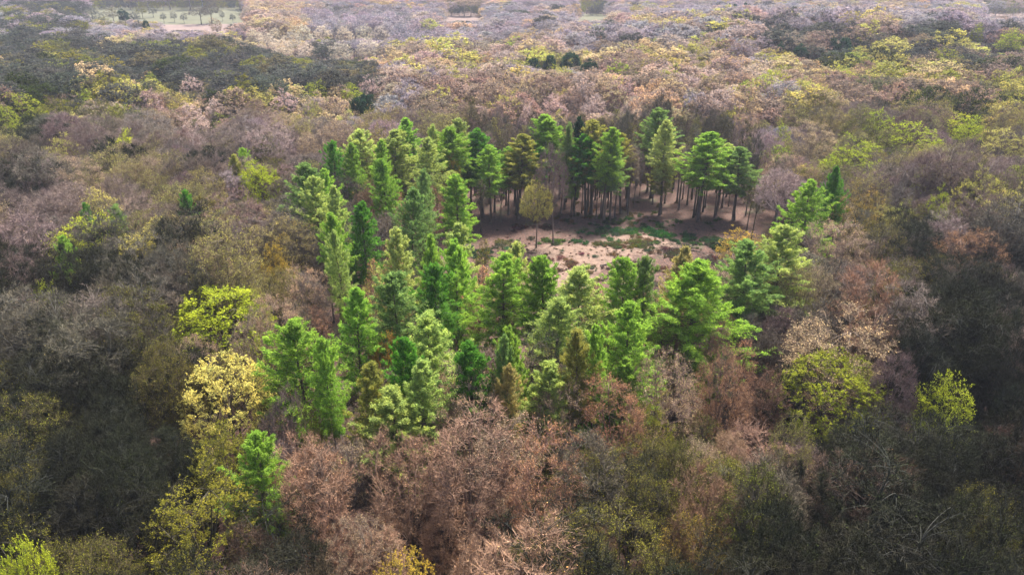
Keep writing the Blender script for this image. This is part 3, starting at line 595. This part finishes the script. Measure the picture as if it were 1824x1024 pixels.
# labels that single each one out, by a landmark tree near it
marks = [t for t in things if t['ref']]
ORD = ['nearest', 'second nearest', 'third nearest', 'fourth nearest', 'fifth nearest', 'sixth nearest', 'seventh nearest', 'eighth nearest', 'ninth nearest', 'tenth nearest', 'eleventh nearest', 'twelfth nearest',
       'thirteenth nearest', 'fourteenth nearest', 'fifteenth nearest', 'sixteenth nearest', 'seventeenth nearest', 'eighteenth nearest', 'nineteenth nearest', 'twentieth nearest']
for t in marks:
    if not t['label']: t['label'] = f"{t['ref']} among the {PAL[t['tint']][2]} trees by the clearing"
bins = {}
for t in things:
    if t['label']: continue
    m = min(marks, key=lambda m: math.hypot(m['px']-t['px'], (m['py']-t['py'])*1.5)); dx, dy = t['px']-m['px'], t['py']-m['py']
    an = math.degrees(math.atan2(-dy, dx)) % 360
    rel = ['right of', 'behind and right of', 'behind', 'behind and left of', 'left of', 'in front and left of', 'in front of', 'in front and right of'][int(((an+22.5) % 360)//45)]
    bins.setdefault((PAL[t['tint']][2], t['noun'], rel, m['ref']), []).append((math.hypot(dx, dy), t))
for (c, n, rel, ref), ts in bins.items():
    ts.sort(key=lambda a: a[0])
    for i, (_, t) in enumerate(ts): t['label'] = f"{ORD[min(i, 19)]+' ' if len(ts) > 1 else ''}{c} {n} {rel} the {ref}"
GROUP = {'bare_tree': 'bare trees of the wood', 'budding_tree': 'trees coming into bud', 'leafing_tree': 'trees in fresh spring leaf', 'slender_tree': 'slender trees in the larch stand', 'larch_tree': 'larches round the clearing', 'pine_tree': 'dark conifers in the far canopy', 'blossom_tree': 'blossoming trees in the canopy'}

def plant(t):
    kd = t['kind']; vs_ = VAR[kd]; v = vs_[t['var']] if t['var'] is not None else vs_[rnd.randrange(len(vs_))]
    o = bpy.data.objects.new(t['name'], None); col.objects.link(o); o.empty_display_size = .5
    o.location = (t['x'], t['y'], t['z']-.08); ln = .06 if kd in ('larch', 'pole') else .035; o.rotation_euler = (rnd.uniform(-ln, ln), rnd.uniform(-ln, ln), rnd.uniform(0, 6.283))
    s = t['r']/(v['R']*.96); o.scale = (s, s*rnd.uniform(.93, 1.07), t['H']/v['H'])
    o['label'] = t['label']; o['category'] = t['noun'] if kd not in ('dome',) else 'leafing tree'; o['group'] = GROUP[t['name']]
    tint, tw = jit(PAL[t['tint']][0], .03 if t['ref'] else (.12 if t['hand'] else .22)), jit(PAL[t['tint']][1], .15)
    for p in ('trunk', 'crown'):
        c = bpy.data.objects.new(p, v[p]); col.objects.link(c); c.parent = o
        c['twig'] = tw
        if p == 'crown': c['tint'] = tint
for t in things: plant(t)

def far_nodes():
    ng = bpy.data.node_groups.new('plant_trees', 'GeometryNodeTree')
    ng.interface.new_socket('Geometry', in_out='INPUT', socket_type='NodeSocketGeometry'); ng.interface.new_socket('Geometry', in_out='OUTPUT', socket_type='NodeSocketGeometry')
    i = ng.nodes.new('NodeGroupInput'); o = ng.nodes.new('NodeGroupOutput'); ip = ng.nodes.new('GeometryNodeInstanceOnPoints'); ci = ng.nodes.new('GeometryNodeCollectionInfo')
    ci.inputs['Collection'].default_value = far_col; ci.inputs['Separate Children'].default_value = True; ci.inputs['Reset Children'].default_value = True
    def na(n, ty):
        a = ng.nodes.new('GeometryNodeInputNamedAttribute'); a.data_type = ty; a.inputs['Name'].default_value = n; return a.outputs['Attribute']
    ip.inputs['Pick Instance'].default_value = True
    ng.links.new(i.outputs[0], ip.inputs['Points']); ng.links.new(ci.outputs[0], ip.inputs['Instance']); ng.links.new(na('variant', 'INT'), ip.inputs['Instance Index'])
    ng.links.new(na('turn', 'FLOAT_VECTOR'), ip.inputs['Rotation']); ng.links.new(na('size', 'FLOAT_VECTOR'), ip.inputs['Scale']); ng.links.new(ip.outputs[0], o.inputs[0])
    return ng
def far_wood(name, ts, label, cat):
    me = bpy.data.meshes.new(name); n = len(ts); me.vertices.add(n)
    me.vertices.foreach_set('co', np.array([(t['x'], t['y'], t['z']-.08) for t in ts], np.float32).ravel())
    idx, size, turn, tint, twig = [], [], [], [], []
    for t in ts:
        k = {'dome': 'leafing', 'thicket': 'bare' if t['zc'] > 235 else 'thicket'}.get(t['kind'], t['kind']); j = rnd.choice((FAR if t['zc'] > 235 else MID)[k]); R, H = FARINFO[j]; s = t['r']/(R*.96)
        idx.append(j); size.append((s, s, t['H']/H)); turn.append((0, 0, rnd.uniform(0, 6.283))); tint.append(jit(PAL[t['tint']][0])); twig.append(jit(PAL[t['tint']][1]))
    for nm, ty, arr, key in (('variant', 'INT', idx, 'value'), ('turn', 'FLOAT_VECTOR', turn, 'vector'), ('size', 'FLOAT_VECTOR', size, 'vector'), ('tint', 'FLOAT_VECTOR', tint, 'vector'), ('twig', 'FLOAT_VECTOR', twig, 'vector')):
        me.attributes.new(nm, ty, 'POINT').data.foreach_set(key, np.array(arr, np.int32 if ty == 'INT' else np.float32).ravel())
    o = link(name, me, kind='stuff', label=label, category=cat); md = o.modifiers.new('trees', 'NODES'); md.node_group = NG
NG = far_nodes()
far_wood('distant_forest', [t for t in mass if t['kind'] in ('bare', 'pole', 'thicket')], 'mass of bare grey and mauve trees stretching to the horizon', 'bare wood')
far_wood('distant_spring_forest', [t for t in mass if t['kind'] not in ('bare', 'pole', 'thicket')], 'mass of tan and yellow-green trees coming into leaf far off', 'spring wood')
print('trees', len(TREES), 'things', len(things), count)

# ------------------------------------------------------------------ the clearing: brambles and grass, brash, fallen logs
def clump_mesh(name, seed, n, R, h, size, mi_mat):
    rng = np.random.default_rng(seed); g = Geo(); k = 7; cc = rng.normal(size=(k, 2))*R*.55; j = rng.integers(0, k, n)
    base = cc[j]+rng.normal(size=(n, 2))*R*.22*rng.uniform(.4, 1.4, k)[j][:, None]; C = np.concatenate([base, rng.uniform(0, h, (n, 1))*rng.uniform(.3, 1, k)[j][:, None]], 1)
    d = unit(rng.normal(size=(n, 3))*np.array([1, 1, .5])+np.array([0, 0, .5])); blades(g, C, C+d*(size*rng.uniform(.6, 1.6, n))[:, None], size*.4*rng.uniform(.6, 1.3, n), rng, 0, .5)
    return g.mesh(name, [mi_mat])
under_col = bpy.data.collections.new('undergrowth_shapes')
for i in range(3): under_col.objects.link(bpy.data.objects.new(f'clump_{i}', clump_mesh('clump', 50+i, 420, 1.2, (.55, .9, .35)[i], .28, M_LEAF)))
rg = random.Random(11); UP = []
for px, py, wx, wy, n, c in [(1090, 412, 42, 9, 46, (.035, .075, .028)), (1140, 410, 30, 10, 40, (.038, .085, .028)), (1190, 420, 45, 6, 44, (.022, .07, .022)), (990, 430, 34, 6, 26, (.04, .07, .03)), (860, 452, 24, 9, 30, (.022, .055, .025)),
        (1085, 436, 28, 7, 26, (.07, .075, .03)), (1135, 434, 34, 9, 40, (.075, .08, .03)), (1250, 430, 60, 8, 60, (.03, .06, .025)), (1290, 440, 28, 10, 30, (.016, .03, .016)), (1200, 450, 46, 12, 44, (.05, .05, .03)),
        (940, 405, 60, 10, 22, (.05, .035, .025)), (1000, 470, 90, 22, 40, (.09, .065, .045)), (1130, 480, 80, 20, 60, (.07, .05, .035)), (1260, 470, 50, 16, 60, (.05, .04, .03)), (905, 440, 30, 10, 22, (.07, .085, .035)), (1150, 398, 130, 8, 40, (.03, .05, .02)), (1060, 380, 180, 22, 70, (.07, .06, .03)), (620, 720, 30, 22, 10, (.06, .05, .03))]:
    for _ in range(int(n*.6)):
        x, y, z = at(px+max(-1.3, min(1.3, rg.gauss(0, .5)))*wx, py+max(-1.3, min(1.3, rg.gauss(0, .5)))*wy); UP.append((x, y, z, rg.uniform(.5, 1.35), [v*rg.uniform(.9, 2.0) for v in c], rg.randrange(3)))
for _ in range(420):
    x, y, z = at(rg.uniform(880, 1290), rg.uniform(405, 505)); k = rg.uniform(.12, .42); c = rg.choice([(.06, .035, .025), (.10, .065, .045), (.045, .05, .02), (.16, .11, .075)]); UP.append((x, y, z, k, [v*rg.uniform(.7, 1.4) for v in c], rg.randrange(3)))
me = bpy.data.meshes.new('undergrowth'); me.vertices.add(len(UP)); me.vertices.foreach_set('co', np.array([u[:3] for u in UP], np.float32).ravel())
for nm, ty, arr, key in (('variant', 'INT', [u[5] for u in UP], 'value'), ('turn', 'FLOAT_VECTOR', [(0, 0, rg.uniform(0, 6.28)) for u in UP], 'vector'), ('size', 'FLOAT_VECTOR', [(u[3], u[3], u[3]*.9) for u in UP], 'vector'), ('tint', 'FLOAT_VECTOR', [u[4] for u in UP], 'vector')):
    me.attributes.new(nm, ty, 'POINT').data.foreach_set(key, np.array(arr, np.int32 if ty == 'INT' else np.float32).ravel())
o = link('undergrowth', me, kind='stuff', label='low dark green brambles and dry heather on the clearing floor', category='undergrowth')
ng2 = NG.copy(); [n for n in ng2.nodes if n.bl_idname == 'GeometryNodeCollectionInfo'][0].inputs['Collection'].default_value = under_col
o.modifiers.new('plants', 'NODES').node_group = ng2
g = Geo(); rb = np.random.default_rng(8); A, E = [], []
for px, py, wx, wy, n in [(1190, 445, 40, 14, 170), (1255, 460, 40, 14, 170), (1140, 470, 40, 14, 70), (960, 455, 60, 16, 40), (930, 400, 60, 14, 60), (1130, 402, 120, 10, 80), (610, 715, 26, 25, 40)]:
    for _ in range(n):
        x, y, z = at(px+rb.normal()*wx*.5, py+rb.normal()*wy*.5); a = rb.uniform(0, 6.28); L = rb.uniform(.5, 2.4)
        A.append((x, y, z+rb.uniform(.05, .35))); E.append((x+L*math.cos(a), y+L*math.sin(a), z+rb.uniform(.03, .6)))
A, E = np.array(A), np.array(E); tubes(g, np.stack([A, (A+E)/2+rb.normal(size=A.shape)*.08, E], 1), taper(np.full(len(A), .045), .015, 3), 3)
link('brash', g.mesh('brash', [M_LOG]), kind='stuff', label='scattered dead branches and brash lying on the clearing floor', category='brash')
def log(px, py, ang, L, rad, label):
    x, y, z = at(px, py); g = Geo(); t = np.linspace(-.5, .5, 7)*L; rr = rad*(1.05-.5*(t/L+.5)); P = np.stack([t, .12*np.sin(t*1.1), np.full(7, rad*.9)], -1)
    tubes(g, P[None], rr[None], 8)
    for s in (0, 6):
        c = P[s]; ring = np.stack([np.full(8, c[0]), c[1]+rr[s]*np.cos(np.arange(8)*.785), c[2]+rr[s]*np.sin(np.arange(8)*.785)], -1)
        g.add(np.vstack([ring, c]), [(i, (i+1) % 8, 8) for i in range(8)])
    o = bpy.data.objects.new('fallen_log', None); col.objects.link(o); o.location = (x, y, z-.03); o.rotation_euler = (0, 0, ang); o['label'] = label; o['category'] = 'log'; o['group'] = 'fallen logs'
    link('log_body', g.mesh('log_body', [M_LOG], True), o); g2 = Geo(); tt = np.array([-.3, -.05, .2, .34])*L
    a = np.stack([tt, np.zeros(4), np.full(4, rad)], -1); e = a+np.array([(.3, .7, .5), (.2, -.6, .7), (.3, .3, .9), (.2, -.5, .5)])*rad*3.5
    tubes(g2, np.stack([a, (a+e)/2, e], 1), taper(np.full(4, rad*.25), rad*.1, 3), 5); link('branch_stub', g2.mesh('branch_stub', [M_LOG]), o)
log(607, 728, -.12, 5.2, .22, 'dark fallen log across the leaf-strewn gap below the left larches')
log(1085, 470, .5, 5.0, .18, 'fallen log lying on the pale bare earth of the clearing')
log(1225, 446, -.4, 6.0, .2, 'dark fallen log among brash on the right of the clearing')

# ------------------------------------------------------------------ a small white shed by the far field
def shed():
    x, y, z = at(229, 48); o = bpy.data.objects.new('shed', None); col.objects.link(o); o.location = (x, y, z); o.rotation_euler = (0, 0, .3)
    o['label'] = 'tiny white shed among bushes beside the far meadow'; o['category'] = 'shed'
    wall = soil_material('white_boards', (.5, .49, .46), (.6, .59, .55), 1.5); roofm = soil_material('grey_roofing', (.10, .10, .11), (.15, .15, .16), 1.5)
    def solid(name, v, f, m, p):
        me = bpy.data.meshes.new(name); me.from_pydata(v, [], f); me.materials.append(m); return link(name, me, p)
    a, b, h, t = 2.6, 1.8, 2.6, 3.7
    solid('wall', [(-a, -b, 0), (a, -b, 0), (a, b, 0), (-a, b, 0), (-a, -b, h), (a, -b, h), (a, b, h), (-a, b, h), (-a, 0, t), (a, 0, t)], [(0, 1, 5, 4), (2, 3, 7, 6), (1, 2, 6, 9, 5), (3, 0, 4, 8, 7)], wall, o)
    e = .3; k = (t-h)/b
    for s in (-1, 1):
        lo = (s*(b+e), h-k*e); v = [(-a-e, lo[0], lo[1]), (a+e, lo[0], lo[1]), (a+e, 0, t), (-a-e, 0, t)]; v += [(p[0], p[1], p[2]+.12) for p in v]
        solid('roof', v, [(0, 3, 2, 1), (4, 5, 6, 7), (0, 1, 5, 4), (1, 2, 6, 5), (2, 3, 7, 6), (3, 0, 4, 7)], roofm, o)
    solid('door', [(-.5, -b-.05, 0), (.5, -b-.05, 0), (.5, -b-.05, 2), (-.5, -b-.05, 2), (-.5, -b+.02, 0), (.5, -b+.02, 0), (.5, -b+.02, 2), (-.5, -b+.02, 2)], [(0, 1, 2, 3), (0, 3, 7, 4), (1, 5, 6, 2), (3, 2, 6, 7)], roofm, o)
shed()

# ------------------------------------------------------------------ haze: even pale air round the whole scene
def haze():
    m, nt, out = new_mat('haze_air'); v = N(nt, 'ShaderNodeVolumePrincipled')
    v.inputs['Color'].default_value = (.78, .83, 1.0, 1); v.inputs['Density'].default_value = HAZE_DENSITY; v.inputs['Anisotropy'].default_value = 0.2
    nt.links.new(v.outputs[0], out.inputs['Volume'])
    x, y0, y1, z0, z1 = 6500, -6300, 6700, -20, 72
    vv = [(-x, y0, z0), (x, y0, z0), (x, y1, z0), (-x, y1, z0), (-x, y0, z1), (x, y0, z1), (x, y1, z1), (-x, y1, z1)]
    f = [(0, 3, 2, 1), (4, 5, 6, 7), (0, 1, 5, 4), (1, 2, 6, 5), (2, 3, 7, 6), (3, 0, 4, 7)]
    me = bpy.data.meshes.new('haze'); me.from_pydata(vv, [], f); me.materials.append(m)
    link('haze', me, kind='stuff', label='pale lilac haze hanging over the far wood', category='haze')
haze()
